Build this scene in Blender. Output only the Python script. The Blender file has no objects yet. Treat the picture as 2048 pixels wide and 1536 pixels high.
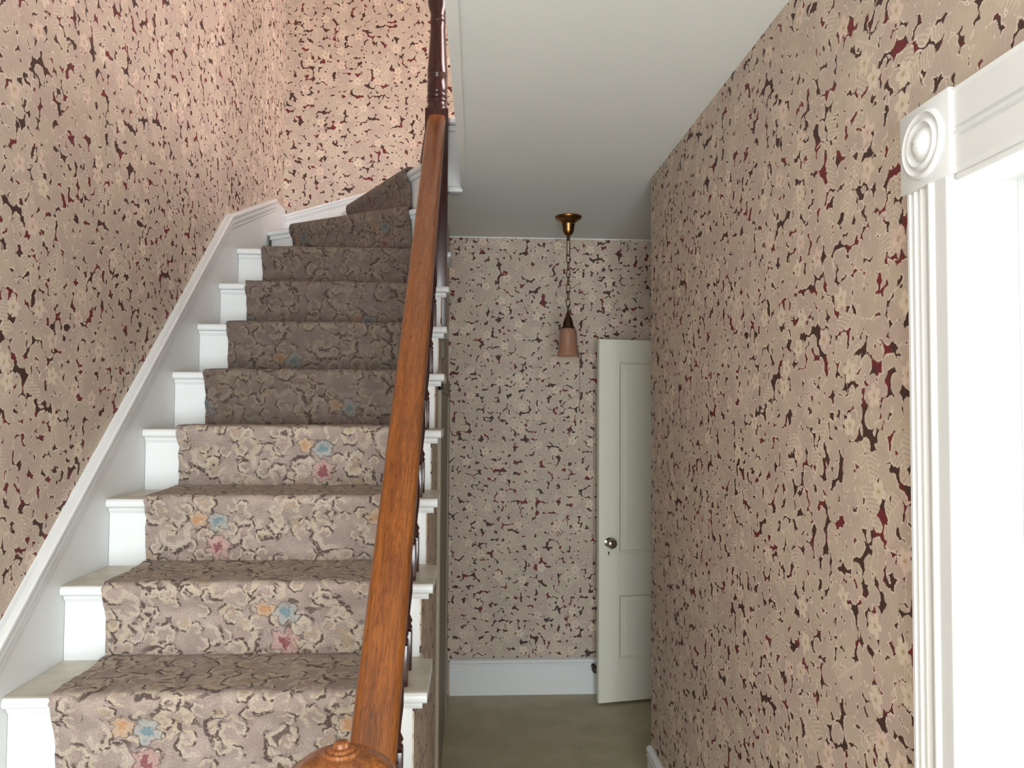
import bpy, bmesh, math, random
from math import pi, sin, cos, radians, sqrt, atan2
from mathutils import Vector, Matrix
random.seed(4)
S = bpy.context.scene
C = S.collection

# ------------------------------------------------------------------ camera
F, YAW, PITCH, ROLL, EYE = 1536.35, .05367, .03575, .00586, 1.62
cd = bpy.data.cameras.new('camera'); cam = bpy.data.objects.new('camera', cd); C.objects.link(cam)
cd.sensor_fit = 'HORIZONTAL'; cd.sensor_width = 36; cd.lens = F / 2048 * 36; cd.clip_start = .02
fwd = Vector((sin(YAW) * cos(PITCH), cos(YAW) * cos(PITCH), sin(PITCH)))
right = Vector((cos(YAW), -sin(YAW), 0)); up = right.cross(fwd)
r2 = cos(ROLL) * right + sin(ROLL) * up; u2 = -sin(ROLL) * right + cos(ROLL) * up
M = Matrix.Identity(4)
for i in range(3):
    M[i][0] = r2[i]; M[i][1] = u2[i]; M[i][2] = -fwd[i]; M[i][3] = (0, 0, EYE)[i]
cam.matrix_world = M
S.camera = cam
S.view_settings.view_transform = 'Standard'; S.view_settings.look = 'None'
S.view_settings.exposure = 1.15; S.view_settings.gamma = 1; S.view_settings.use_curve_mapping = False

# ------------------------------------------------------------------ world and lights
w = bpy.data.worlds.new('world'); S.world = w; w.use_nodes = True
w.node_tree.nodes['Background'].inputs[0].default_value = (.75, .85, 1, 1)
w.node_tree.nodes['Background'].inputs[1].default_value = 1.0
def area(name, loc, target, sx, sy, power, col, spread=180):
    l = bpy.data.lights.new(name, 'AREA'); l.shape = 'RECTANGLE'; l.size = sx; l.size_y = sy
    l.energy = power; l.color = col; l.spread = radians(spread)
    o = bpy.data.objects.new(name, l); C.objects.link(o); o.location = loc
    o.rotation_euler = (Vector(target) - Vector(loc)).to_track_quat('-Z', 'Z').to_euler()
    return o
area('front_window_daylight', (.05, -2.72, 1.2), (.1, 2, 1.15), 1.6, 1.8, 76, (.87, .95, 1))
area('side_fill_light', (-1.04, -.75, 1.45), (.8, .9, 1.5), 1.1, 1.5, 17, (.88, .95, 1))  # added fill lamp at the left, no window there; brightens the right wall
area('hall_fill_light', (.74, -1.0, 1.35), (-1.0, -.3, 1.5), 1.2, 1.5, 31, (.86, .94, 1))  # invented fill behind the camera, lifts the left wall and stairs
area('parlour_window_daylight', (3.0, .9, 1.05), (0, 1.1, 1.35), 1.2, 1.4, 44, (.84, .93, 1))
area('upstairs_window_daylight', (1.9, 3.0, 4.05), (-1.0, 3.7, 3.4), 1.3, 1.3, 40, (1, .86, .84))

# ------------------------------------------------------------------ node expressions
class T:
    def __init__(s, mat): s.t = mat.node_tree; s.n = mat.node_tree.nodes; s.l = mat.node_tree.links
CUR = [None]
def node(kind, **kw):
    n = CUR[0].n.new(kind)
    for k, v in kw.items(): setattr(n, k, v)
    return n
def put(sock, v):
    if isinstance(v, X): CUR[0].l.new(v.s, sock)
    elif isinstance(v, (tuple, list)):
        v = list(v)
        if len(sock.default_value) == 4 and len(v) == 3: v = v + [1]
        sock.default_value = v
    else: sock.default_value = v
class X:
    def __init__(s, sock): s.s = sock
    def __add__(a, b): return m('ADD', a, b)
    def __radd__(a, b): return m('ADD', b, a)
    def __sub__(a, b): return m('SUBTRACT', a, b)
    def __rsub__(a, b): return m('SUBTRACT', b, a)
    def __mul__(a, b): return m('MULTIPLY', a, b)
    def __rmul__(a, b): return m('MULTIPLY', a, b)
    def __truediv__(a, b): return m('DIVIDE', a, b)
def m(op, a, b=0, c=None):
    n = node('ShaderNodeMath', operation=op); put(n.inputs[0], a); put(n.inputs[1], b)
    if c is not None: put(n.inputs[2], c)
    return X(n.outputs[0])
def fabs(a): return m('ABSOLUTE', a)
def fsin(a): return m('SINE', a)
def fcos(a): return m('COSINE', a)
def fmin(a, b): return m('MINIMUM', a, b)
def fmax(a, b): return m('MAXIMUM', a, b)
def length(x, y): return m('SQRT', x * x + y * y)
def step(v, a, b, o0=0., o1=1.):
    n = node('ShaderNodeMapRange', interpolation_type='SMOOTHSTEP'); put(n.inputs[0], v)
    put(n.inputs[1], a); put(n.inputs[2], b); put(n.inputs[3], o0); put(n.inputs[4], o1); return X(n.outputs[0])
def vec(x, y, z=0.): n = node('ShaderNodeCombineXYZ'); put(n.inputs[0], x); put(n.inputs[1], y); put(n.inputs[2], z); return X(n.outputs[0])
def sep(v): n = node('ShaderNodeSeparateXYZ'); put(n.inputs[0], v); return [X(o) for o in n.outputs]
def uvs(): n = node('ShaderNodeUVMap', uv_map='UVMap'); return sep(X(n.outputs[0]))
def opos(): n = node('ShaderNodeTexCoord'); return X(n.outputs['Object'])
def noise(v, sc, det=2., rough=.5, dist=0.):
    n = node('ShaderNodeTexNoise'); put(n.inputs['Vector'], v); n.inputs['Scale'].default_value = sc
    n.inputs['Detail'].default_value = det; n.inputs['Roughness'].default_value = rough; n.inputs['Distortion'].default_value = dist
    return X(n.outputs[0])
def voro(v, sc, feat='F1', rnd=1.):
    n = node('ShaderNodeTexVoronoi', voronoi_dimensions='2D', feature=feat); put(n.inputs['Vector'], v)
    n.inputs['Scale'].default_value = sc; n.inputs['Randomness'].default_value = rnd
    return n
def mix(f, a, b):
    n = node('ShaderNodeMix', data_type='RGBA'); put(n.inputs[0], f); put(n.inputs[6], a); put(n.inputs[7], b); return X(n.outputs[2])
def bumpn(h, strength, dist):
    n = node('ShaderNodeBump'); put(n.inputs['Height'], h); n.inputs['Strength'].default_value = strength
    n.inputs['Distance'].default_value = dist; return X(n.outputs[0])
def mat(name, fn):
    mt = bpy.data.materials.new(name); mt.use_nodes = True; CUR[0] = T(mt)
    b = mt.node_tree.nodes['Principled BSDF']
    col, rough, extra = fn()
    put(b.inputs['Base Color'], col); put(b.inputs['Roughness'], rough)
    for k, v in extra.items(): put(b.inputs[k], v)
    return mt
def polar_cell(u, v, sc):
    n = voro(vec(u, v), sc); q = sep(X(n.outputs['Position'])); r = sep(X(n.outputs['Color']))
    lx, ly = u - q[0], v - q[1]
    return lx, ly, r, X(n.outputs['Distance'])
def rot(x, y, a):
    c, s = fcos(a), fsin(a); return x * c + y * s, y * c - x * s

# ------------------------------------------------------------------ materials
def wallpaper():
    u, v, _ = uvs()
    n1 = noise(vec(u, v), 75, 3, .6); n2 = noise(vec(u, v, 7.), 75, 3, .6)
    wu = u + (n1 - .5) * .014; wv = v + (n2 - .5) * .014
    # two sizes of gap between leaves, shaped like spiky stars
    big = X(voro(vec(wu, wv), 31).outputs['Distance'])
    sml = X(voro(vec(wu + 3.3, wv + 1.7), 45).outputs['Distance'])
    # half-drop repeat of the printed design
    a = fsin(u * (2 * pi / .46)) * fsin(v * (2 * pi / .40) + 0.7)
    clu = noise(vec(u, v, 3.), 9, 1)
    fx, fy, fr, fd = polar_cell(wu, wv, 9.5)
    r = length(fx, fy); th = m('ARCTAN2', fy, fx)
    pet = fabs(fsin(th * 2.5 + fr[1] * 6)) * .5 + .6
    rr = r / (pet * .024)
    has = step(fr[0], .55, .57)
    flower = step(rr, 1.05, .95) * has
    near = step(fabs(r - .036), .03, .004) * has
    t = .705 - near * .03 - (clu - .5) * .16 - a * .035
    dark = step(big - t, 0., .025)
    dark2 = step(sml - (t + .01), 0., .035)
    dk = fmax(dark, dark2) * (1. - flower)
    heart = step(rr, .26, .16) * flower
    # plume leaves with fine curved ribs
    px, py, pr, pd = polar_cell(u + (n1 - .5) * .01, v, 7.)
    qx, qy = rot(px, py, pr[0] * 2.4 - 1.2)
    ribs = fsin((qy + m('POWER', fabs(qx), 1.3) * 1.6) * (2 * pi / .0105))
    plume = step(length(qx * 1.7, qy), .085, .06) * step(pr[1], .3, .4)
    spine = step(fabs(qx), .0035, .0015) * plume
    yel = step(noise(vec(u, v, 11.), 11, 1), .42, .62)
    base = mix(yel, (.475, .375, .315), (.505, .415, .325))
    base = mix(plume * .45, base, (.56, .465, .37))
    base = mix(plume * step(ribs, .1, .9) * .45, base, (.70, .59, .48))
    base = mix(plume * step(ribs, -.3, -.95) * .25, base, (.36, .27, .20))
    base = mix(spine * .6, base, (.66, .56, .42))
    pale = fmax(step(big - t, -.13, -.05), step(sml - t, -.12, -.05)) * step(noise(vec(u, v, 31.), 40, 2), .42, .54)
    base = mix(pale * .8, base, (.72, .61, .51))
    # brush texture at small scale
    fine = noise(vec(u * 1., v * .35), 190, 2)
    base = mix(step(fine, .35, .7) * .16, base, (.31, .23, .17))
    base = mix(flower * .8, base, mix(step(fr[2], .3, .8), (.62, .46, .38), (.64, .54, .41)))
    base = mix(step(rr, .95, .7) * step(rr, .35, .6) * flower * .35, base, (.74, .62, .52))
    base = mix(heart * .8, base, (.40, .30, .13))
    red = step(noise(vec(u, v, 21.), 13, 1), .49, .59)
    dcol = mix(red, (.060, .030, .024), (.150, .024, .028))
    col = mix(dk, base, dcol)
    return col, .62, {'Specular IOR Level': .3}
WALLPAPER = mat('wallpaper', wallpaper)

def carpet_fn(k, uo, vo, LV):
    def f():
        u, v, _ = uvs()
        n1 = noise(vec(u, v), 34, 2); n2 = noise(vec(u, v, 5.), 34, 2)
        wu = u + (n1 - .5) * .016; wv = v + (n2 - .5) * .016
        pile = noise(vec(u, v), 250, 4, .85)
        col = mix(step(noise(vec(u, v, 2.), 18, 2), .4, .65), (.345, .272, .238), (.43, .35, .30))
        for sc, o, R in ((7., 0., .074), (11., 4.2, .046), (17., 8.1, .030)):
            cx, cy, cr, _ = polar_cell(wu + o, wv + o, sc)
            r = length(cx, cy); th = m('ARCTAN2', cy, cx)
            ph = m('FRACT', th / (2 * pi) + cr[0])          # 0..1 round the scroll
            s = r / R - (ph - .5) * .55
            wob = fsin(ph * 40) * .05
            cream = step(fabs(s - .46 + wob), .17, .10) * step(ph, .12, .2) * step(ph, .95, .85)
            dark = step(fabs(s - .66 + wob), .13, .06) * step(ph, .34, .46) * step(ph, .82, .68) * step(noise(vec(u, v, 9.), 90, 2), .40, .48)
            inner = step(s, .22, .12) * step(cr[1], .45, .5)
            col = mix(cream * .75, col, mix(cr[1], (.56, .475, .39), (.55, .46, .33)))
            col = mix(inner * .6, col, mix(step(cr[2], .4, .6), (.45, .33, .19), (.40, .29, .27)))
            col = mix(dark * .95, col, (.055, .034, .032))
            col = mix(step(fsin(s * 55.), .2, .9) * step(s, 1.1, .9) * .16, col, (.16, .11, .09))
        # speckled dark leaf tips
        tips = step(X(voro(vec(wu, wv), 38).outputs['Distance']), .74, .80) * step(noise(vec(u, v, 4.), 10, 1), .45, .6)
        col = mix(tips * .85, col, (.075, .05, .045))
        # bouquets: orange and blue blossom side by side over a red one, in a half-drop repeat
        LU = .260
        us = u - uo; vs = v - vo
        i = m('FLOOR', us / LU + .5)
        lu = us - i * LU
        lv = m('WRAP', vs + i * (LV / 2) , LV / 2, -LV / 2)
        def blossom(ox, oy, R, petals, ca, cb, cc, ph):
            x, y = lu - ox + (n1 - .5) * .05, lv - oy + (n2 - .5) * .05
            r = length(x, y); th = m('ARCTAN2', y, x)
            e = r / ((fabs(fsin(th * (petals / 2) + ph)) * .42 + .62) * R)
            return step(e, 1.05, .9), step(e, .5, .35), step(fabs(e - 1.02), .13, .05), ca, cb
        for bl in (blossom(0, 0, .034, 5, (.38, .40, .38), (.12, .24, .28), 0, 0),
                   blossom(-.055, .012, .028, 5, (.58, .40, .26), (.52, .26, .11), 0, 1),
                   blossom(.0, -.078, .038, 6, (.50, .30, .27), (.20, .022, .05), 0, .5)):
            col = mix(bl[2] * .75, col, (.075, .05, .045))
            col = mix(bl[0] * .7, col, bl[3]); col = mix(bl[1] * .8, col, bl[4])
        col = mix(step(pile, .38, .66) * .48, col, (.13, .095, .08))
        col = mix(step(pile, .5, .25) * .25, col, (.66, .56, .47))
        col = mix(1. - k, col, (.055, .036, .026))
        return col, .95, {'Normal': bumpn(pile, .5, .004), 'Specular IOR Level': .1, 'Sheen Weight': .08}
    return f
CARPET_LOW = mat('carpet_pale_nap', carpet_fn(1., -.750, 4.672, .955))
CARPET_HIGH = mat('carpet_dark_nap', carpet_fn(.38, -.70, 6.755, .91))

def white_paint():
    p = opos(); n = noise(p, 9, 3)
    return mix(n, (.68, .69, .685), (.73, .74, .735)), .38, {'Normal': bumpn(noise(p, 60, 2), .06, .002)}
WHITE = mat('white_gloss_paint', white_paint)
def tread_paint():
    p = opos(); n = noise(p, 14, 3)
    return mix(step(n, .35, .7), (.52, .47, .38), (.62, .58, .49)), .45, {}
TREAD = mat('worn_cream_tread_paint', tread_paint)
def ceiling_fn():
    p = opos(); n = noise(p, 3, 3)
    return mix(n, (.70, .72, .70), (.755, .775, .755)), .85, {'Normal': bumpn(noise(p, 25, 3), .08, .004)}
PLASTER = mat('ceiling_plaster', ceiling_fn)
def cream_fn():
    p = opos(); n = noise(p, 5, 3)
    return mix(n, (.72, .71, .59), (.78, .765, .65)), .45, {'Normal': bumpn(noise(p, 40, 2), .05, .002)}
CREAM = mat('cream_door_paint', cream_fn)
DULL = None
def floor_fn():
    u, v, _ = uvs()
    n = noise(vec(u, v), 5, 4, .6); b = m('FRACT', v / .115)
    seam = step(fabs(b - .5), .485, .497) * .18
    col = mix(step(n, .35, .7), (.43, .38, .25), (.52, .465, .33))
    worn = step(noise(vec(u, v, 5.), 22, 4, .7), .62, .72)
    col = mix(worn * .45, col, (.46, .42, .33))
    spots = step(noise(vec(u, v, 9.), 55, 2), .70, .76) * step(noise(vec(u, v, 2.), 6, 1), .5, .62)
    col = mix(spots, col, (.03, .02, .012))
    col = mix(seam, col, (.08, .06, .035))
    return col, .55, {}
FLOOR = mat('worn_ochre_floor', floor_fn)
def wood(direction, ca, cb, cc, rough=.28):
    def f():
        p = sep(opos()); d = Vector(direction).normalized()
        t = p[0] * d.x + p[1] * d.y + p[2] * d.z
        e = p[1] * d.z - p[2] * d.y if abs(d.y) > .1 else p[1]
        g = noise(vec(p[0] * 1., e * 1., t * .035), 240, 3, .65)
        h = noise(vec(p[0], e, t * .12), 45, 3, .6)
        f2 = noise(vec(p[0], e, t * .09), 420, 2)
        c = mix(step(g, .35, .68), ca, cb); c = mix(step(h, .45, .75) * .6, c, cc)
        c = mix(step(f2, .55, .64) * .65, c, (ca[0] * .45, ca[1] * .4, ca[2] * .35))
        return c, rough, {'Coat Weight': .25, 'Coat Roughness': .2, 'Normal': bumpn(g, .08, .001)}
    return f
OAK = mat('orange_oak_varnish', wood((0, .74, .67), (.165, .045, .006), (.27, .082, .011), (.10, .024, .004)))
OAKV = mat('orange_oak_varnish_upright', wood((0, 0, 1), (.20, .058, .012), (.30, .10, .022), (.08, .022, .007), .25))
DARK = mat('dark_mahogany_stain', wood((0, 0, 1), (.030, .006, .006), (.055, .010, .009), (.02, .004, .004), .22))
def simple(c, r, **k):
    def f():
        n = noise(opos(), 70, 2)
        return mix(n * .5, c, tuple(q * .6 for q in c)), r, {a.replace('_', ' '): b for a, b in k.items()}
    return f
BRASS = mat('tarnished_brass', simple((.30, .15, .06), .32, Metallic=1.))
DARKBRASS = mat('dark_brass', simple((.10, .055, .025), .4, Metallic=.9))
RUBBER = mat('black_rubber', simple((.02, .018, .016), .6))
STRING = mat('dark_cord', simple((.12, .08, .07), .8))
def shade_fn():
    p = sep(opos()); th = m('ARCTAN2', p[1], p[0])
    fl = step(fsin(th * 24), -.5, .8)
    return mix(fl * .35, (.50, .26, .17), (.66, .38, .28)), .12, {'Transmission Weight': .45, 'Alpha': .86, 'Coat Weight': .6}
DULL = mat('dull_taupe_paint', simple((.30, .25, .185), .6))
SHADE = mat('amber_pink_glass', shade_fn)
def knobf():
    return (.22, .17, .12), .18, {'Metallic': .6, 'Coat Weight': .5}
KNOB = mat('brown_mottled_knob', knobf)
DROP = mat('aged_grey_brown_paint', simple((.19, .165, .13), .5))

# ------------------------------------------------------------------ mesh helpers
def finish(name, bm, mt, parent=None, smooth=False, uv='world', loc=None, angle=35):
    bmesh.ops.recalc_face_normals(bm, faces=bm.faces)
    me = bpy.data.meshes.new(name)
    if uv == 'world':
        L = bm.loops.layers.uv.new('UVMap')
        for f in bm.faces:
            n = f.normal; a = max(range(3), key=lambda i: abs(n[i]))
            for l in f.loops:
                c = l.vert.co
                l[L].uv = (c.y, c.z) if a == 0 else ((c.x, c.z) if a == 1 else (c.x, c.y))
    bm.to_mesh(me); bm.free()
    mts = mt if isinstance(mt, (list, tuple)) else [mt]
    for q in mts: me.materials.append(q)
    o = bpy.data.objects.new(name, me); C.objects.link(o)
    if smooth:
        for p in me.polygons: p.use_smooth = True
        try: me.set_sharp_from_angle(angle=radians(angle))
        except Exception: pass
    if parent is not None:
        o.parent = parent
        if loc is None and parent.type == 'EMPTY':      # geometry given in world space
            me.transform(parent.matrix_world.inverted() if False else Matrix.Translation(-world_loc(parent)))
        elif loc is None:
            me.transform(Matrix.Translation(-world_loc(parent)))
    if loc is not None: o.location = loc
    return o
def world_loc(o):
    v = Vector((0, 0, 0))
    while o is not None: v = v + o.location; o = o.parent
    return v
def box(bm, x0, x1, y0, y1, z0, z1, bev=0., seg=2):
    r = bmesh.ops.create_cube(bm, size=1)
    for v in r['verts']:
        v.co = Vector((x0 + (v.co.x + .5) * (x1 - x0), y0 + (v.co.y + .5) * (y1 - y0), z0 + (v.co.z + .5) * (z1 - z0)))
    if bev: bmesh.ops.bevel(bm, geom=list({e for v in r['verts'] for e in v.link_edges}), offset=bev, segments=seg, profile=.5, affect='EDGES')
    return r
def prism(bm, pts, axis, a, b):
    """pts in the plane across 'axis'; extruded from a to b.  x:(y,z) y:(x,z) z:(x,y)"""
    def P(p, t): return {'x': (t, p[0], p[1]), 'y': (p[0], t, p[1]), 'z': (p[0], p[1], t)}[axis]
    A = [bm.verts.new(P(p, a)) for p in pts]; B = [bm.verts.new(P(p, b)) for p in pts]
    n = len(pts); bm.faces.new(A); bm.faces.new(B[::-1])
    for i in range(n): bm.faces.new((A[i], A[(i + 1) % n], B[(i + 1) % n], B[i]))
def sweep(bm, prof, path, upv=(0, 0, 1), cap=True, sidev=None):
    """prof: (side, up) pairs; path: points"""
    rings = []
    path = [Vector(p) for p in path]
    for i, p in enumerate(path):
        d = ((path[min(i + 1, len(path) - 1)] - p).normalized() + (p - path[max(i - 1, 0)]).normalized()).normalized()
        s = Vector(sidev) if sidev else d.cross(Vector(upv)).normalized(); uu = s.cross(d).normalized()
        k = 1.0
        rings.append([bm.verts.new(p + s * a + uu * b * k) for a, b in prof])
    n = len(prof)
    for A, B in zip(rings, rings[1:]):
        for j in range(n): bm.faces.new((A[j], A[(j + 1) % n], B[(j + 1) % n], B[j]))
    if cap: bm.faces.new(rings[0][::-1]); bm.faces.new(rings[-1])
def lathe(bm, prof, c=(0, 0, 0), seg=32, axis='z', capped=True):
    rings = []
    for r, z in prof:
        ring = []
        for k in range(seg):
            a = 2 * pi * k / seg; x, y = r * cos(a), r * sin(a)
            if axis == 'z': co = (c[0] + x, c[1] + y, c[2] + z)
            elif axis == 'y': co = (c[0] + x, c[1] + z, c[2] + y)
            else: co = (c[0] + z, c[1] + x, c[2] + y)
            ring.append(bm.verts.new(co))
        rings.append(ring)
    for A, B in zip(rings, rings[1:]):
        for j in range(seg): bm.faces.new((A[j], A[(j + 1) % seg], B[(j + 1) % seg], B[j]))
    if capped:
        bm.faces.new(rings[0][::-1]); bm.faces.new(rings[-1])
def tube(bm, pts, r, seg=8):
    prof = [(r * cos(2 * pi * k / seg), r * sin(2 * pi * k / seg)) for k in range(seg)]
    rings = []; pts = [Vector(p) for p in pts]
    for i, p in enumerate(pts):
        d = (pts[min(i + 1, len(pts) - 1)] - pts[max(i - 1, 0)]).normalized()
        s = d.orthogonal().normalized() if i == 0 else (ps - d * ps.dot(d)).normalized()
        ps = s; t = d.cross(s)
        rings.append([bm.verts.new(p + s * a + t * b) for a, b in prof])
    for A, B in zip(rings, rings[1:]):
        for j in range(seg): bm.faces.new((A[j], A[(j + 1) % seg], B[(j + 1) % seg], B[j]))
    bm.faces.new(rings[0][::-1]); bm.faces.new(rings[-1])
def NB(): return bmesh.new()
def empty(name, loc, label, cat=None, group=None, kind=None):
    o = bpy.data.objects.new(name, None); C.objects.link(o); o.location = loc
    return tag(o, label, cat, group, kind)
def tag(o, label=None, cat=None, group=None, kind=None):
    if label: o['label'] = label
    if cat: o['category'] = cat
    if group: o['group'] = group
    if kind: o['kind'] = kind
    return o
def struct(name, bm, mt, label, cat, **k):
    return tag(finish(name, bm, mt, **k), label, cat, None, 'structure')

# ------------------------------------------------------------------ dimensions
XL, XLW, XU, XR = -1.075, -1.09, -.130, .778       # skirting face, left wall, spandrel wall, right wall
YB, Y1, HC, YF = 4.463, 3.282, 2.6395, -2.8        # back wall, end of right wall, ceiling, front wall
RISE, GO, YN0, ZN0 = .20138, .24344, 1.85215, .95223
def nos(n): return YN0 + n * GO, ZN0 + n * RISE
ZT = 5.4; ZLAND = ZN0 + 10 * RISE; YLAND = 3.54
XE = -.046                                          # edge of the stairwell opening

# ------------------------------------------------------------------ room shell
bm = NB(); box(bm, -1.3, 3.4, YF - .1, YB + .1, -.1, 0)
struct('floor', bm, FLOOR, 'worn ochre painted floor of the hallway beside the stairs', 'floor')
bm = NB()
# gently uneven old plaster: the paper bellies out before the stair turn
ys = [YF - .1 + i * (YB + .1 - YF + .1) / 120 for i in range(121)]
def belly(y): return .018 * math.exp(-((y - 3.0) / .16) ** 2) * 0 + (.016 * (1 / (1 + math.exp(-(y - 3.42) / .05))) * 0)
zs = [0, ZT]
fr = [[bm.verts.new((XLW + belly(y), y, z)) for z in zs] for y in ys]
bk = [[bm.verts.new((XLW - .12, y, z)) for z in zs] for y in (ys[0], ys[-1])]
for a, b in zip(fr, fr[1:]): bm.faces.new((a[0], b[0], b[1], a[1]))
bm.faces.new((bk[0][0], bk[0][1], bk[1][1], bk[1][0]))
struct('wall_left', bm, WALLPAPER, 'papered wall rising beside the left edge of the stairs', 'wall')
bm = NB(); box(bm, XLW, 2.0, YB, YB + .1, 0, ZT)
struct('wall_back', bm, WALLPAPER, 'papered end wall behind the hanging lamp and the stair turn', 'wall')
bm = NB()
DY0, DY1, DH = .26, 1.172, 1.997
box(bm, XR, .93, DY1, Y1, 0, HC); box(bm, XR, .93, DY0, DY1, DH + .02, HC); box(bm, XR, .93, YF, DY0, 0, HC)
struct('wall_right', bm, WALLPAPER, 'papered wall along the right side with red blotched flowers', 'wall')
bm = NB(); box(bm, 1.62, 1.72, Y1 - .12, YB, 0, HC); box(bm, .93, 1.62, Y1 - .12, Y1 - .02, 0, HC)
struct('wall_recess', bm, WALLPAPER, 'papered wall of the recess hidden behind the right wall', 'wall')
bm = NB(); box(bm, XLW, 3.2, YF - .1, YF, 0, HC)
struct('wall_front', bm, PLASTER, 'plain front wall behind the viewpoint', 'wall')
# corridor ceiling is the slab of the upper floor, open over the stairs
bm = NB(); box(bm, XE, 3.3, YF, YLAND, HC, ZLAND - .03)
box(bm, -.19, 3.3, YLAND + .03, YB, HC, ZLAND - .03); box(bm, -.105, 3.3, YLAND, YLAND + .03, HC, ZLAND - .03)
box(bm, XLW, XE, YF, 1.45, HC, ZLAND - .03)
struct('ceiling', bm, PLASTER, 'smooth grey-white plaster ceiling over the hallway', 'ceiling')
bm = NB(); box(bm, XLW, 3.3, YF, YB, ZT, ZT + .1)
struct('ceiling_upper', bm, PLASTER, 'ceiling of the upper floor above the stairwell', 'ceiling')
bm = NB(); box(bm, 2.2, 2.3, .8, YB, ZLAND, ZT); box(bm, XLW, 2.2, .8, .9, ZLAND, ZT)
struct('wall_upper', bm, PLASTER, 'walls of the upper landing out of view', 'wall')
bm = NB(); box(bm, 3.2, 3.3, YF, Y1, 0, HC); box(bm, .93, 3.2, 2.6, 2.7, 0, HC)
struct('wall_parlour', bm, PLASTER, 'plain walls of the room beyond the right doorway', 'wall')

# spandrel wall under the stairs, stepped along the flight
pts = [(.95, 0), (YB, 0), (YB, ZLAND - .03), (YLAND + .04, ZLAND - .03)]
for n in range(8, -5, -1):
    y, z = nos(n)
    if n == 8: y = YLAND - .06
    pts += [(y + .03, z - .03), (y + .03, z - RISE - .03)]
pts[-1] = (pts[-2][0], 0.001)
# closing outline
seq = [(YB, 0), (YB, ZLAND - .03), (YLAND + .04, ZLAND - .03), (YLAND + .04, nos(7)[1] - .03)]
for n in range(7, -5, -1):
    y, z = nos(n); seq += [(y + .035, z - .03), (y + .035, (z - RISE - .03) if n > -4 else 0)]
bm = NB(); prism(bm, seq, 'x', XU - .02, XU)
struct('wall_spandrel', bm, WALLPAPER, 'papered spandrel wall under the open side of the stairs', 'wall')

def baseboard(name, label, pa, pb, out, h=.205, t=.018):
    """a board with a moulded top from pa to pb (xy), face towards out"""
    bm = NB(); pa, pb, o = Vector(pa).to_3d(), Vector(pb).to_3d(), Vector(out).to_3d()
    prof = [(0, 0), (t, 0), (t, h - .045), (t + .004, h - .042), (t + .004, h - .036), (t - .002, h - .030), (t + .006, h - .020), (t + .006, h - .008), (t * .5, h), (0, h)]
    A = [bm.verts.new(pa + o * a + Vector((0, 0, b))) for a, b in prof]; B = [bm.verts.new(pb + o * a + Vector((0, 0, b))) for a, b in prof]
    n = len(prof); bm.faces.new(A); bm.faces.new(B[::-1])
    for i in range(n): bm.faces.new((A[i], A[(i + 1) % n], B[(i + 1) % n], B[i]))
    return struct(name, bm, WHITE, label, 'baseboard')
baseboard('baseboard_back', 'white moulded baseboard across the foot of the end wall', (XU + .022, YB), (1.62, YB), (0, -1, 0))
baseboard('baseboard_right', 'white baseboard along the foot of the right wall, ending at its corner', (XR, 1.30), (XR, Y1), (1 * -1, 0, 0), .205, .016)
baseboard('baseboard_left', 'cream baseboard under the spandrel wall', (XU, 1.0), (XU, 3.02), (1, 0, 0), .19, .012)

bm = NB(); box(bm, XU, 1.62, YB - .004, YB, HC - .006, HC)
struct('trim_4', bm, PLASTER, 'thin pale line of plaster where the end wall meets the ceiling', 'trim')

# closet door in the spandrel wall, seen almost edge-on
r = empty('door_2', (XU, 3.6, 0), 'cream closet door under the stairs, seen almost edge-on', 'door', kind='structure')
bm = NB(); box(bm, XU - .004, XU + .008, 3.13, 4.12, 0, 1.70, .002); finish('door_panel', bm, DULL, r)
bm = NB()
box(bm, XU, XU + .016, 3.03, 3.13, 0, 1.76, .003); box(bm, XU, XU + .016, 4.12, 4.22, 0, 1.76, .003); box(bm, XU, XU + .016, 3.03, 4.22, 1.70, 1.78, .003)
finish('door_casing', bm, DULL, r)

# bead along the lower edge of the stairwell opening
bm = NB()
L0, L1, R0, R1 = -.078, -.050, -.046, -.024
v = [bm.verts.new(q) for q in ((L0, 1.45, HC - .003), (R0 + .004, 1.45, HC - .012), (R1, YLAND - .02, HC - .003), (L1, YLAND - .02, HC - .003),
     (L0 + .006, 1.45, HC + .02), (R0, 1.45, HC + .02), (R1, YLAND - .02, HC + .02), (L1 + .004, YLAND - .02, HC + .02))]
for f in ((0, 1, 2, 3), (4, 5, 6, 7), (0, 1, 5, 4), (1, 2, 6, 5), (2, 3, 7, 6), (3, 0, 4, 7)): bm.faces.new([v[i] for i in f])
struct('trim_1', bm, PLASTER, 'plaster edge strip along the stairwell opening in the ceiling', 'trim')
# fascia of the upper landing
r = empty('trim_2', (-.08, YLAND, HC), 'short white fascia board at the landing edge beside the upper newel', 'trim', kind='structure')
bm = NB(); box(bm, -.112, XE - .003, YLAND - .03, YLAND - .002, HC + .012, ZLAND - .03, .001); finish('fascia_board', bm, WHITE, r)
bm = NB(); box(bm, -.112, XE + .002, YLAND - .065, YLAND + .02, ZLAND - .032, ZLAND, .010, 3); box(bm, -.112, XE - .002, YLAND - .045, YLAND - .03, ZLAND - .058, ZLAND - .034, .004)
finish('nosing', bm, WHITE, r, True)
bm = NB(); box(bm, -.112, XE + .003, YLAND - .05, YLAND - .002, HC - .016, HC + .010, .007, 3); finish('bottom_bead', bm, WHITE, r, True)
bm = NB(); box(bm, -.107, 2.2, YLAND, YB, ZLAND - .03, ZLAND - .001); box(bm, XE, 2.2, .9, YLAND, ZLAND - .03, ZLAND - .001)
struct('floor_upper', bm, FLOOR, 'floor boards of the upper landing above the hallway', 'floor')

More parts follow.
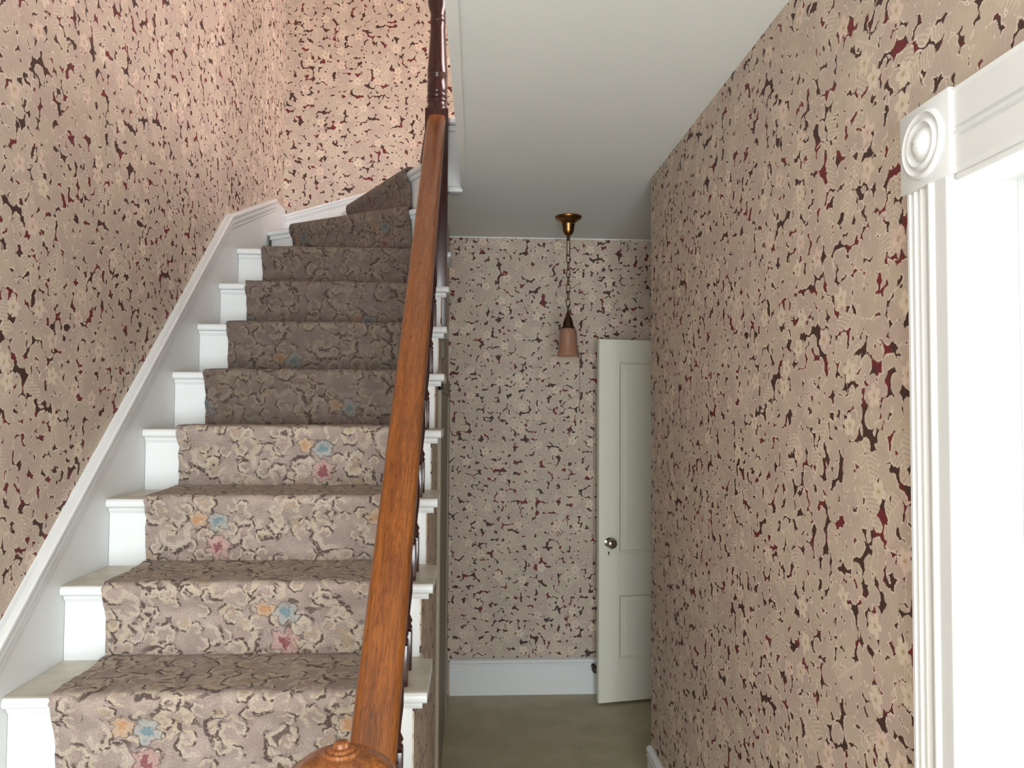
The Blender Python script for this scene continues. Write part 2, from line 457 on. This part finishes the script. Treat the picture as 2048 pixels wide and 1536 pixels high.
# ------------------------------------------------------------------ staircase
stair = empty('staircase', (-.6, 1.5, 0), 'white painted staircase with cream treads climbing beside the left wall', 'staircase')
TH, XN = .028, -.098
def nosing_prof(y, z, yb):
    """tread section (y,z): rounded nosing, going back to yb"""
    pr = [(yb, z), (yb, z - TH), (y + .012, z - TH)]
    for k in range(0, 7):
        a = -pi / 2 - k * pi / 6
        pr.append((y + .013 + .013 * cos(a), z - .014 + .014 * sin(a)))
    return pr
for n in range(-4, 8):
    y, z = nos(n)
    bm = NB(); prism(bm, nosing_prof(y, z, y + GO + .05), 'x', XL + .001, XU + .006)
    # returned nosing on the open side
    prism(bm, nosing_prof(y, z, y + GO + .012), 'x', XU + .006, XN)
    # front fillet (scotia) under the nosing
    prism(bm, [(y + .033, z - TH), (y + .020, z - TH), (y + .022, z - TH - .009), (y + .028, z - TH - .018), (y + .033, z - TH - .018)], 'x', XL + .001, XN - .012)
    t = finish('tread', bm, [TREAD, WHITE], stair)
    for p in t.data.polygons:
        if p.normal.z < .7: p.material_index = 1
    bm = NB(); box(bm, XL + .001, XU + .004 - .008, y + .03, y + .048, z - RISE, z - TH + .002)
    finish('riser', bm, WHITE, stair)
# winders pivoting on the upper newel
PV = Vector((-.163, 3.50))
z8, z9, z10 = [nos(7)[1] + k * RISE for k in (1, 2, 3)]
def ext(a, b, t): return a + (b - a) * t
def line_x(a, b, x): return a + (b - a) * ((x - a.x) / (b.x - a.x))
def line_y(a, b, y): return a + (b - a) * ((y - a.y) / (b.y - a.y))
A1, B1 = Vector((-1.070, 4.073)), Vector((-.287, 3.577))
A2, B2 = Vector((-.689, 4.330)), Vector((-.306, 3.640))
A3, B3 = Vector((-.300, 4.455)), Vector((-.205, 3.62))
E1a, E1b = line_x(A1, B1, XL), line_x(A1, B1, -.20)
E2a, E2b = line_y(A2, B2, YB), line_y(A2, B2, 3.52)
E3a, E3b = line_y(A3, B3, YB), line_y(A3, B3, 3.56)
def slab(name, outline, z, mts, t=TH, bev=.010):
    bm = NB(); prism(bm, [tuple(p) for p in outline], 'z', z - t, z)
    es = [e for e in bm.edges if abs(e.verts[0].co.z - e.verts[1].co.z) < 1e-5]
    bmesh.ops.bevel(bm, geom=es, offset=bev, segments=3, profile=.5, affect='EDGES')
    o = finish(name, bm, mts, stair)
    for p in o.data.polygons:
        if p.normal.z < .7: p.material_index = 1
    return o
slab('winder_tread', [E1a, (XL, YB), (E2a.x + .05, YB), E2b + Vector((.06, .04)), E1b], z8, [TREAD, WHITE])
slab('winder_tread', [E2a, (E3a.x + .05, YB), E3b + Vector((.02, .02)), E2b], z9, [TREAD, WHITE])
slab('winder_tread', [E3a, (-.10, YB), (-.10, YLAND), E3b], z10, [TREAD, WHITE])
y7 = nos(7)[0]
bm = NB(); prism(bm, [(XL, y7 + .2), (XL, YB), (-.19, YB), (-.19, y7 + .02), (-.19, y7 + .2)], 'z', nos(7)[1] - TH, nos(7)[1] - .0005)
finish('winder_tread', bm, [TREAD], stair)
def riser_wall(a, b, z, th=.016, back=.03):
    d = (b - a).normalized(); nrm = Vector((-d.y, d.x))
    if nrm.y < 0 and abs(nrm.y) > .05: nrm = -nrm
    bm = NB(); p = [a + nrm * back, b + nrm * back, b + nrm * (back + th), a + nrm * (back + th)]
    prism(bm, [tuple(q) for q in p], 'z', z - RISE, z - TH + .001)
    q = [a + nrm * (back - .013), b + nrm * (back - .013), b + nrm * back, a + nrm * back]
    prism(bm, [tuple(s) for s in q], 'z', z - TH - .018, z - TH + .001)
    return finish('winder_riser', bm, WHITE, stair)
riser_wall(E1a, E1b, z8)
riser_wall(E2a, E2b, z9)
riser_wall(E3a, E3b + Vector((.02, 0)), z10)

# skirting board with moulded cap, wall side
sk = [(.60, .60 - 1.833 * .0 + 0)]
def top_z(y): return 1.094 + (y - 1.833) * .864
pathL = [(.7, top_z(.7)), (3.44, top_z(3.44)), (4.21, 2.766), (4.455, 2.63)]
low = [(.7, top_z(.7) - .95), (3.44, top_z(3.44) - .6), (4.455, 2.2)]
bm = NB(); prism(bm, [pathL[0], pathL[1], pathL[2], (4.455, 2.775), (4.455, 2.2), low[1], low[0]], 'x', XLW - .005, XL)
finish('skirting', bm, WHITE, stair)
capprof = [(0, 0), (.024, 0), (.029, -.004), (.030, -.012), (.027, -.018), (.019, -.0195), (.019, -.0225), (.026, -.024), (.027, -.032), (.022, -.044), (.015, -.0455), (.015, -.0485), (.020, -.050), (.019, -.060), (.012, -.066), (0, -.066)]
def cap_run(pts, o, name='skirting_cap'):
    """pts (3D) along the top edge; o = out direction"""
    bm = NB(); rings = []
    P = [Vector(p) for p in pts]; o = Vector(o)
    for i, p in enumerate(P):
        d = P[min(i + 1, len(P) - 1)] - P[max(i - 1, 0)]
        if 0 < i < len(P) - 1: d = (P[i + 1] - p).normalized() + (p - P[i - 1]).normalized()
        d.normalize(); uu = d.cross(o); uu = uu if uu.z > 0 else -uu
        rings.append([bm.verts.new(p + o * a + uu * b) for a, b in capprof])
    n = len(capprof)
    for A, B in zip(rings, rings[1:]):
        for j in range(n): bm.faces.new((A[j], A[(j + 1) % n], B[(j + 1) % n], B[j]))
    bm.faces.new(rings[0]); bm.faces.new(rings[-1][::-1])
    return finish(name, bm, WHITE, stair, True)
xs = XL - .012
cap_run([(xs, .7, top_z(.7)), (xs, 3.44, top_z(3.44)), (xs, 4.20, 2.766)], (1, 0, 0))
# back wall skirting rising with the winders
def bz(x): return 2.750 + (x + 1.053) * .30 + max(0, x + .56) * .32
bx = [-1.08, -.9, -.7, -.56, -.46, -.36, -.25]
bm = NB(); prism(bm, [(x, bz(x)) for x in bx] + [(-.25, 2.6), (-1.08, 2.3)], 'y', YB - .016, YB + .005)
finish('skirting', bm, WHITE, stair)
capprof = [(0, 0), (.014, 0), (.018, -.005), (.018, -.014), (.012, -.020), (.014, -.026), (.008, -.040), (0, -.046)]
cap_run([(x, YB - .010, bz(x)) for x in bx], (0, -1, 0))

# ------------------------------------------------------------------ carpet runner
CXL, CXR, CT = -.960, -.262, .013
def runner(name, n0, n1, mt, label, first_floor=False):
    path = []          # (y, z, ny, nz)
    for n in range(n0, n1 + 1):
        y, z = nos(n)
        # bottom of the riser -> up the riser -> round the nosing -> back along the tread
        path += [(y + .018, z - RISE + (.002 if n == n0 else .016)), (y + .015, z - RISE * .70), (y + .013, z - RISE * .42), (y + .008, z - .060), (y - .004, z - .044)]
        for k in range(0, 6):
            a = pi + .5 - k * (pi / 2 + .5) / 5
            path.append((y + .004 + .018 * cos(a), z - .008 + .020 * sin(a)))
        path += [(y + .10, z + .013), (y + .19, z + .013), (y + .245, z + .018)]
        if n == n1: path[-2:] = [(y + .17, z + .013), (y + .256, z + .012)]
    # resample finely for a slightly furry, uneven surface
    fine = []
    for a, b in zip(path, path[1:]):
        d = sqrt((a[0] - b[0]) ** 2 + (a[1] - b[1]) ** 2); k = max(1, int(d / .02))
        for i in range(k): fine.append((a[0] + (b[0] - a[0]) * i / k, a[1] + (b[1] - a[1]) * i / k))
    fine.append(path[-1])
    bm = NB(); L = bm.loops.layers.uv.new('UVMap'); NX = 24; rows = []; s = (n0 + 10) * .445
    for i, (y, z) in enumerate(fine):
        if i: s += sqrt((y - fine[i - 1][0]) ** 2 + (z - fine[i - 1][1]) ** 2)
        row = []
        el = random.uniform(-.003, .003); er = random.uniform(-.003, .003)
        a, b = fine[max(i - 1, 0)], fine[min(i + 1, len(fine) - 1)]
        d = Vector((b[0] - a[0], b[1] - a[1])).normalized(); nn = Vector((-d.y, d.x))
        for j in range(NX + 1):
            x = CXL + (CXR - CXL) * j / NX + (el if j == 0 else er if j == NX else 0)
            w_ = .0015 * sin(x * 31 + s * 17) + .001 * sin(x * 73 - s * 41)
            row.append((bm.verts.new((x, y + nn.x * w_, z + nn.y * w_)), (x, s)))
        # skirts down to the wood
        lo = bm.verts.new((CXL + el + .003, y - nn.x * .013, z - nn.y * .013)); hi = bm.verts.new((CXR + er - .003, y - nn.x * .013, z - nn.y * .013))
        rows.append([(lo, (CXL - .012, s))] + row + [(hi, (CXR + .012, s))])
    for A, B in zip(rows, rows[1:]):
        for j in range(len(A) - 1):
            q = (A[j], A[j + 1], B[j + 1], B[j]); f = bm.faces.new([t[0] for t in q])
            for l, t in zip(f.loops, q): l[L].uv = t[1]
    o = finish(name, bm, mt, None, True, uv=None, angle=75)
    return tag(o, label, 'carpet')
runner('stair_runner', -4, 3, CARPET_LOW, 'paler lower length of floral stair carpet on the bottom steps')
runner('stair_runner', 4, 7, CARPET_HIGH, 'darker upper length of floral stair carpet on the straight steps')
def strip(bm, L, rows):
    for A, B in zip(rows, rows[1:]):
        for j in range(len(A) - 1):
            q = (A[j], A[j + 1], B[j + 1], B[j]); f = bm.faces.new([t[0] for t in q])
            for l, t in zip(f.loops, q): l[L].uv = t[1]
def winder_carpet(a, b, ta, tb, z, backpoly, zlow, label):
    """carpet along nosing a->b between fractions ta..tb, riser below and tread behind"""
    bm = NB(); L = bm.loops.layers.uv.new('UVMap')
    p0, p1 = ext(a, b, ta), ext(a, b, tb); d = (p1 - p0).normalized(); n = Vector((-d.y, d.x))
    if n.y < 0 and abs(n.y) > .05: n = -n
    if abs(d.x) < .3 and n.x < 0: n = -n
    q0, q1 = backpoly
    prof = [(.017, zlow - z + .014), (.014, -.14), (.012, -.09), (.006, -.058), (-.006, -.044), (-.014, -.030), (-.017, -.012), (-.012, .004), (-.002, .011), (.010, .013)]
    rows = []; s = z * 1.7
    N = 20
    for i, (o, h) in enumerate(prof):
        if i: s += sqrt((o - prof[i - 1][0]) ** 2 + (h - prof[i - 1][1]) ** 2)
        rows.append([(bm.verts.new((*(p0 + (p1 - p0) * j / N + n * o), z + h)), ((p1 - p0).length * j / N, s)) for j in range(N + 1)])
    s0 = s
    for k in range(1, 9):
        row = []
        for j in range(N + 1):
            st = p0 + (p1 - p0) * j / N + n * .010; en = q0 + (q1 - q0) * j / N
            p = st + (en - st) * k / 8
            row.append((bm.verts.new((*p, z + .013)), ((p1 - p0).length * j / N, s0 + (p - st).length)))
        rows.append(row)
    strip(bm, L, rows)
    # thickness
    o = finish('winder_carpet', bm, CARPET_HIGH, None, True, uv=None, angle=75)
    sm = o.modifiers.new('thickness', 'SOLIDIFY'); sm.thickness = .011; sm.offset = 0
    return tag(o, label, 'carpet')
f1a, f1b = (-.925 - E1a.x) / (E1b.x - E1a.x), (-.290 - E1a.x) / (E1b.x - E1a.x)
winder_carpet(E1a, E1b, f1a, f1b, z8, (Vector((-.80, 4.33)), Vector((-.285, 3.665))), nos(7)[1], 'floral carpet piece on the first turning step, slanting up from the white corner')
f2a, f2b = (4.330 - E2a.y) / (E2b.y - E2a.y), (3.640 - E2a.y) / (E2b.y - E2a.y)
winder_carpet(E2a, E2b, f2a, f2b, z9, (Vector((-.36, 4.36)), Vector((-.255, 3.66))), z8, 'floral carpet piece on the steep second turning step')
f3a, f3b = .03, .86
winder_carpet(E3a, E3b, f3a, f3b, z10, (Vector((-.13, 4.40)), Vector((-.125, 3.70))), z9, 'floral carpet piece at the landing edge, half hidden by the handrail')

# ------------------------------------------------------------------ balustrade
XH = -.163
ban = empty('banister', (XH, 1.06, nos(-4)[1]), 'orange oak handrail with dark turned balusters and newel posts', 'banister')
def rail_z(y): return 1.061 + (y - 1.352) * .9135
RS = 3.425
prof = []
for k in range(11):                                   # crowned top
    t = -1 + 2 * k / 10; prof.append((t * .0335, -.0035 * t * t))
prof = prof + [(.038, -.008), (.0405, -.014), (.041, -.026), (.036, -.034), (.033, -.040), (.036, -.048), (.030, -.056), (.020, -.060), (-.020, -.060), (-.030, -.056), (-.036, -.048), (-.033, -.040), (-.036, -.034), (-.041, -.026), (-.0405, -.014), (-.038, -.008)]
bm = NB(); sweep(bm, prof, [(XH, y, rail_z(y)) for y in [1.10 + i * (RS - 1.10) / 30 for i in range(31)]], sidev=(1, 0, 0))
finish('handrail', bm, OAK, ban, True, angle=50)
def baluster_bm(x, y, z0, z1):
    h = z1 - z0; bm = NB()
    box(bm, x - .016, x + .016, y - .016, y + .016, z0, z0 + .10, .002)
    pf = [(.014, .10), (.017, .108), (.013, .116), (.017, .124), (.010, .140), (.012, .16), (.0165, .20), (.017, .235), (.013, .30), (.0105, h - .22), (.014, h - .205), (.010, h - .19), (.015, h - .175), (.009, h - .16), (.009, h - .03), (.011, h + .0)]
    pf = [p for p in pf if p[1] <= h + .001]
    for i in range(1, len(pf)):
        if pf[i][1] < pf[i - 1][1]: pf[i] = (pf[i][0], pf[i - 1][1] + .002)
    lathe(bm, pf, (x, y, z0), 14)
    return bm
for n in range(-3, 7):
    y, z = nos(n)
    for dy in (.055, .175):
        yy = y + dy
        if yy > 3.36: continue
        finish('baluster', baluster_bm(XH, yy, z, rail_z(yy) - .062), DARK, ban, True)
# lower newel with turned cap
nx, ny = -.170, 1.06; z0 = nos(-4)[1]
npst = NB(); box(npst, nx - .052, nx + .052, ny - .052, ny + .052, z0, z0 + .42, .004); box(npst, nx - .052, nx + .052, ny - .052, ny + .052, .80, 1.075, .006)
lathe(npst, [(.045, z0 + .42), (.050, z0 + .43), (.040, z0 + .45), (.044, z0 + .47), (.034, z0 + .50), (.042, .74), (.046, .77), (.040, .785), (.048, .80)], (nx, ny, 0), 32)
newel = finish('newel_post', npst, OAKV, ban, True)
bm = NB()
lathe(bm, [(.048, 1.07), (.062, 1.088), (.072, 1.098), (.0755, 1.110), (.0755, 1.120), (.073, 1.128), (.068, 1.133), (.064, 1.134), (.055, 1.143), (.042, 1.151), (.031, 1.155), (.0255, 1.1550), (.0245, 1.1565), (.0240, 1.1590), (.0220, 1.1600), (.0195, 1.1590), (.0182, 1.1595), (.0172, 1.1620), (.0145, 1.1632), (.0105, 1.1632), (.0098, 1.1640), (.0100, 1.1690), (.0085, 1.1705), (.003, 1.1710)], (nx, ny, 0), 64)
for v_ in bm.verts:
    if v_.co.z > 1.08: v_.co.z += .005
tag(finish('newel_cap', bm, OAKV, newel, True, angle=60), 'round domed cap with a small button on top')
# upper newel
ux, uy, hw = -.163, 3.478, .052
bm = NB()
box(bm, ux - hw, ux + hw, uy - hw, uy + hw, 1.945, 2.985, .003)
lathe(bm, [(.052, 2.975), (.050, 3.000), (.044, 3.012), (.044, 3.022), (.047, 3.028), (.047, 3.036), (.042, 3.042), (.047, 3.050), (.047, 3.060), (.042, 3.066), (.046, 3.076), (.046, 3.13), (.044, 3.134), (.046, 3.139), (.044, 3.144), (.046, 3.149), (.044, 3.154), (.046, 3.160), (.044, 3.20), (.040, 3.27), (.0345, 3.36), (.034, 3.395), (.037, 3.40), (.034, 3.406), (.036, 3.412), (.034, 3.42), (.034, 3.44), (.042, 3.465), (.047, 3.49), (.048, 3.53), (.044, 3.56)], (ux, uy, 0), 40)
box(bm, ux - hw, ux + hw, uy - hw, uy + hw, 3.56, 3.86, .004)
lathe(bm, [(.05, 3.86), (.066, 3.88), (.068, 3.90), (.05, 3.925), (.02, 3.94), (.004, 3.945)], (ux, uy, 0), 32)
up = tag(finish('newel_post', bm, DARK, ban, True), 'dark mahogany upper newel with turned shaft')
bm = NB(); box(bm, ux - hw + .004, ux + hw, uy - hw, uy + hw, 1.85, 1.945, .018, 4)
tag(finish('newel_drop', bm, DROP, up, True), 'rounded greyish lower end of the post')

# ------------------------------------------------------------------ pendant lamp
PX, PY = .503, 3.96
lamp = empty('pendant_lamp', (PX, PY, HC), 'brass chain pendant with pinkish glass shade hanging from hallway ceiling', 'lamp')
def local(name, bm, mt, parent=lamp): return finish(name, bm, mt, parent, True, uv=None, loc=(0, 0, 0), angle=60)
bm = NB(); lathe(bm, [(.069, 0), (.070, -.005), (.067, -.011), (.058, -.018), (.047, -.024), (.038, -.031), (.033, -.036), (.035, -.040), (.033, -.044), (.031, -.060), (.028, -.078), (.022, -.092), (.012, -.100), (.004, -.102)], (0, 0, 0), 40)
local('canopy', bm, BRASS)
bm = NB()
def link(zc, hh, ww, ang, r=.0026):
    pts = []
    for k in range(17):
        a = 2 * pi * k / 16; x = ww * cos(a); zz = (hh - ww) * (1 if sin(a) > 0 else -1) * (0 if abs(sin(a)) < 1e-6 else 1) + ww * sin(a)
        pts.append((x * cos(ang), x * sin(ang), zc + zz))
    tube(bm, pts, r, 7)
link(-.152, .056, .008, .3, .0024)
link(-.112, .014, .008, 1.8)
zc, k = -.222, 0
while zc > -.50:
    link(zc, .022, .0095, .25 + (k % 2) * pi / 2); zc -= .0385; k += 1
chain_end = zc + .0385 - .022
local('chain', bm, DARKBRASS)
bm = NB(); lathe(bm, [(.004, -.492), (.007, -.505), (.009, -.515), (.016, -.528), (.024, -.548), (.028, -.570), (.030, -.578), (.036, -.582), (.036, -.588), (.010, -.589)], (0, 0, 0), 32)
local('shade_holder', bm, DARKBRASS)
bm = NB()
pf = [(.033, -.586), (.040, -.590), (.045, -.604), (.047, -.625), (.048, -.65), (.050, -.68), (.054, -.705), (.059, -.722), (.063, -.731)]
inn = [(r_ - .0025, z_) for r_, z_ in reversed(pf)]
lathe(bm, pf + inn, (0, 0, 0), 48, capped=False)
local('lamp_shade', bm, SHADE)
bm = NB(); lathe(bm, [(.010, -.59), (.012, -.61), (.018, -.635), (.022, -.66), (.020, -.68), (.011, -.695), (.003, -.70)], (0, 0, 0), 24)
local('bulb', bm, mat('frosted_bulb_glass', simple((.55, .48, .42), .3)))
bm = NB(); tube(bm, [(.008, -.02, -.60), (.040, -.022, -.655), (.056, -.030, -.735), (.057, -.030, -.80), (.0572, -.030, -1.0)], .0013, 6)
lathe(bm, [(.001, -.998), (.004, -1.004), (.0045, -1.014), (.001, -1.02)], (.0572, -.030, 0), 10)
local('pull_cord', bm, STRING)

# ------------------------------------------------------------------ open cream door
ang = atan2(.0604, .3071)
DW, DHT, DT = .76, 2.013, .036
door = empty('door_1', (.7177, 4.2593, .015), 'narrow view of open cream panelled door leaning towards the end wall', 'door', kind='structure')
door.rotation_euler = (0, 0, ang)
def dl(name, bm, mt, parent=door, smooth=False): 
    o = finish(name, bm, mt, None, smooth, uv=None); o.parent = parent; return o
bm = NB(); st = .114
p1 = (.247 - .015, .603 - .015); p2 = (.832 - .015, 1.905 - .015)
box(bm, 0, st, 0, DT, 0, DHT, .0015); box(bm, DW - st, DW, 0, DT, 0, DHT, .0015)
for a, b in ((0, p1[0]), (p1[1], p2[0]), (p2[1], DHT)): box(bm, st - .001, DW - st + .001, .0004, DT - .0004, a, b)
dl('door_frame', bm, CREAM)
for (a, b) in (p1, p2):
    bm = NB(); x0, x1 = st, DW - st
    box(bm, x0, x1, .012, DT - .012, a, b)
    # moulding frame, sloping from face to panel
    for (q0, q1, s0, s1) in (((x0, a), (x1, a), 0, 1), ((x0, b), (x1, b), 0, -1), ((x0, a), (x0, b), 1, 0), ((x1, a), (x1, b), -1, 0)):
        sx, sz = s0, s1
        if s1: pr = lambda t, y: [(x0, y, t), (x1, y, t)]
        w_ = .018; dd = [(0, .001), (.004, -.002), (.009, .001), (.013, .006), (w_, .012), (w_, .014), (0, .014)]
        A, B = [], []
        for wd, yy in dd:
            if s1: A.append(bm.verts.new((x0 + wd, yy, q0[1] + wd * s1))); B.append(bm.verts.new((x1 - wd, yy, q0[1] + wd * s1)))
            else: A.append(bm.verts.new((q0[0] + wd * s0, yy, a + wd))); B.append(bm.verts.new((q0[0] + wd * s0, yy, b - wd)))
        nn = len(dd); bm.faces.new(A); bm.faces.new(B[::-1])
        for i in range(nn): bm.faces.new((A[i], A[(i + 1) % nn], B[(i + 1) % nn], B[i]))
    # raised field
    box(bm, x0 + .045, x1 - .045, .008, .013, a + .045, b - .045, .003)
    dl('door_panel', bm, CREAM)
bm = NB()
lathe(bm, [(.026, 0), (.026, -.004), (.018, -.007), (.010, -.010), (.009, -.028), (.018, -.034), (.0275, -.044), (.029, -.054), (.024, -.064), (.014, -.069), (.003, -.070)], (.057, 0, .880), 28, 'y')
tag(dl('door_knob', bm, KNOB, smooth=True), 'mottled brown round knob')
bm = NB(); lathe(bm, [(.0055, .0), (.0055, -.0015), (.001, -.002)], (.057, 0, .824), 12, 'y'); box(bm, .0545, .0595, -.0018, 0, .808, .824)
dl('keyhole', bm, RUBBER)
bm = NB(); 
lathe(bm, [(.012, 0), (.012, -.004), (.007, -.008), (.007, -.05), (.016, -.055), (.019, -.068), (.018, -.084), (.013, -.092), (.003, -.094)], (.716, YB - .021, .163), 20, 'y')
tag(finish('door_stop', bm, RUBBER, None, True, uv=None), 'small black door stop on the baseboard beside the open door', 'door stop')

# ------------------------------------------------------------------ doorway casing on the right wall
dr = empty('trim_3', (XR, DY1, 0), 'white fluted casing of the right doorway with bullseye corner block', 'door casing', kind='structure')
ya, yb = 1.166, 1.292
pr = []; N = 84; XF = .757
for i in range(N + 1):
    t = i / N; y = ya + (yb - ya) * t; dep = 0.
    q = (y - ya) / (yb - ya)
    # three flutes in the far half, a broad bead nearer the opening
    for c0, hw_ in ((.60, .058), (.735, .058), (.87, .045)):
        if abs(q - c0) < hw_: dep = .0075 * cos((q - c0) / hw_ * pi / 2)
    if .34 < q < .50: dep = -.005 * sin((q - .34) / .16 * pi)
    if q < .10: dep = .006 * (1 - q / .10)
    if q > .965: dep = .004 * (q - .965) / .035
    pr.append((XF + dep, y))
bm = NB(); prism(bm, [(XR + .001, ya)] + pr + [(XR + .001, yb)], 'z', 0, 2.0)
finish('fluted_casing', bm, WHITE, dr, True, angle=40)
bm = NB(); box(bm, .750, XR, 1.158, 1.296, 2.000, 2.138, .002)
cy, cz = 1.227, 2.069
lathe(bm, [(.058, .0015), (.056, -.004), (.052, -.006), (.048, -.002), (.044, .0), (.041, -.005), (.037, -.007), (.033, -.002), (.029, .0), (.025, -.004), (.021, -.008), (.015, -.0125), (.008, -.015), (.001, -.016)], (.7495, cy, cz), 56, 'x', False)
finish('corner_block', bm, WHITE, dr, True, angle=40)
# header with long grooves
pr = []; za, zb = 1.999, 2.126
for i in range(61):
    q = i / 60; z = za + (zb - za) * q; dep = 0.
    if .42 < q < .47 or .52 < q < .57: dep = .004
    if .47 <= q <= .52: dep = -.002
    if q < .06: dep = .005 * (1 - q / .06)
    pr.append((XF + dep, z))
bm = NB(); prism(bm, [(XR + .001, za)] + pr + [(XR + .001, zb)], 'y', DY0 - .01, 1.158)
finish('header_casing', bm, WHITE, dr, True, angle=40)
bm = NB(); prism(bm, [(XR, 2.126), (XF, 2.126), (XF - .004, 2.132), (XR, 2.136)], 'y', DY0 - .01, 1.158); finish('header_casing', bm, WHITE, dr)
bm = NB(); box(bm, XF + .012, XR + .001, DY0 - .1, DY0 - .004, 0, 2.0, .003); finish('near_casing', bm, WHITE, dr)
# jamb lining
bm = NB(); box(bm, XR - .006, .935, DY1 - .006, DY1 + .002, 0, 2.0, .002)
box(bm, .866, .90, DY1 - .020, DY1 - .006, 0, 1.995, .002)
box(bm, XR - .012, XR + .004, DY1 - .010, DY1 - .002, 0, 2.0, .004)
finish('side_jamb', bm, WHITE, dr)
bm = NB(); box(bm, XR - .006, .935, DY0, DY1 - .006, 1.992, 2.016, .002); box(bm, .866, .90, DY0, DY1 - .02, 1.978, 1.992, .002)
finish('head_jamb', bm, WHITE, dr)
bm = NB(); lathe(bm, [(.006, DY0), (.006, 1.158)], (XR - .012, 0, 1.994), 12, 'y'); finish('header_bead', bm, WHITE, dr, True)
bm = NB(); box(bm, XR - .006, .935, DY0 - .004, DY0 + .004, 0, 2.0, .002); finish('side_jamb', bm, WHITE, dr)
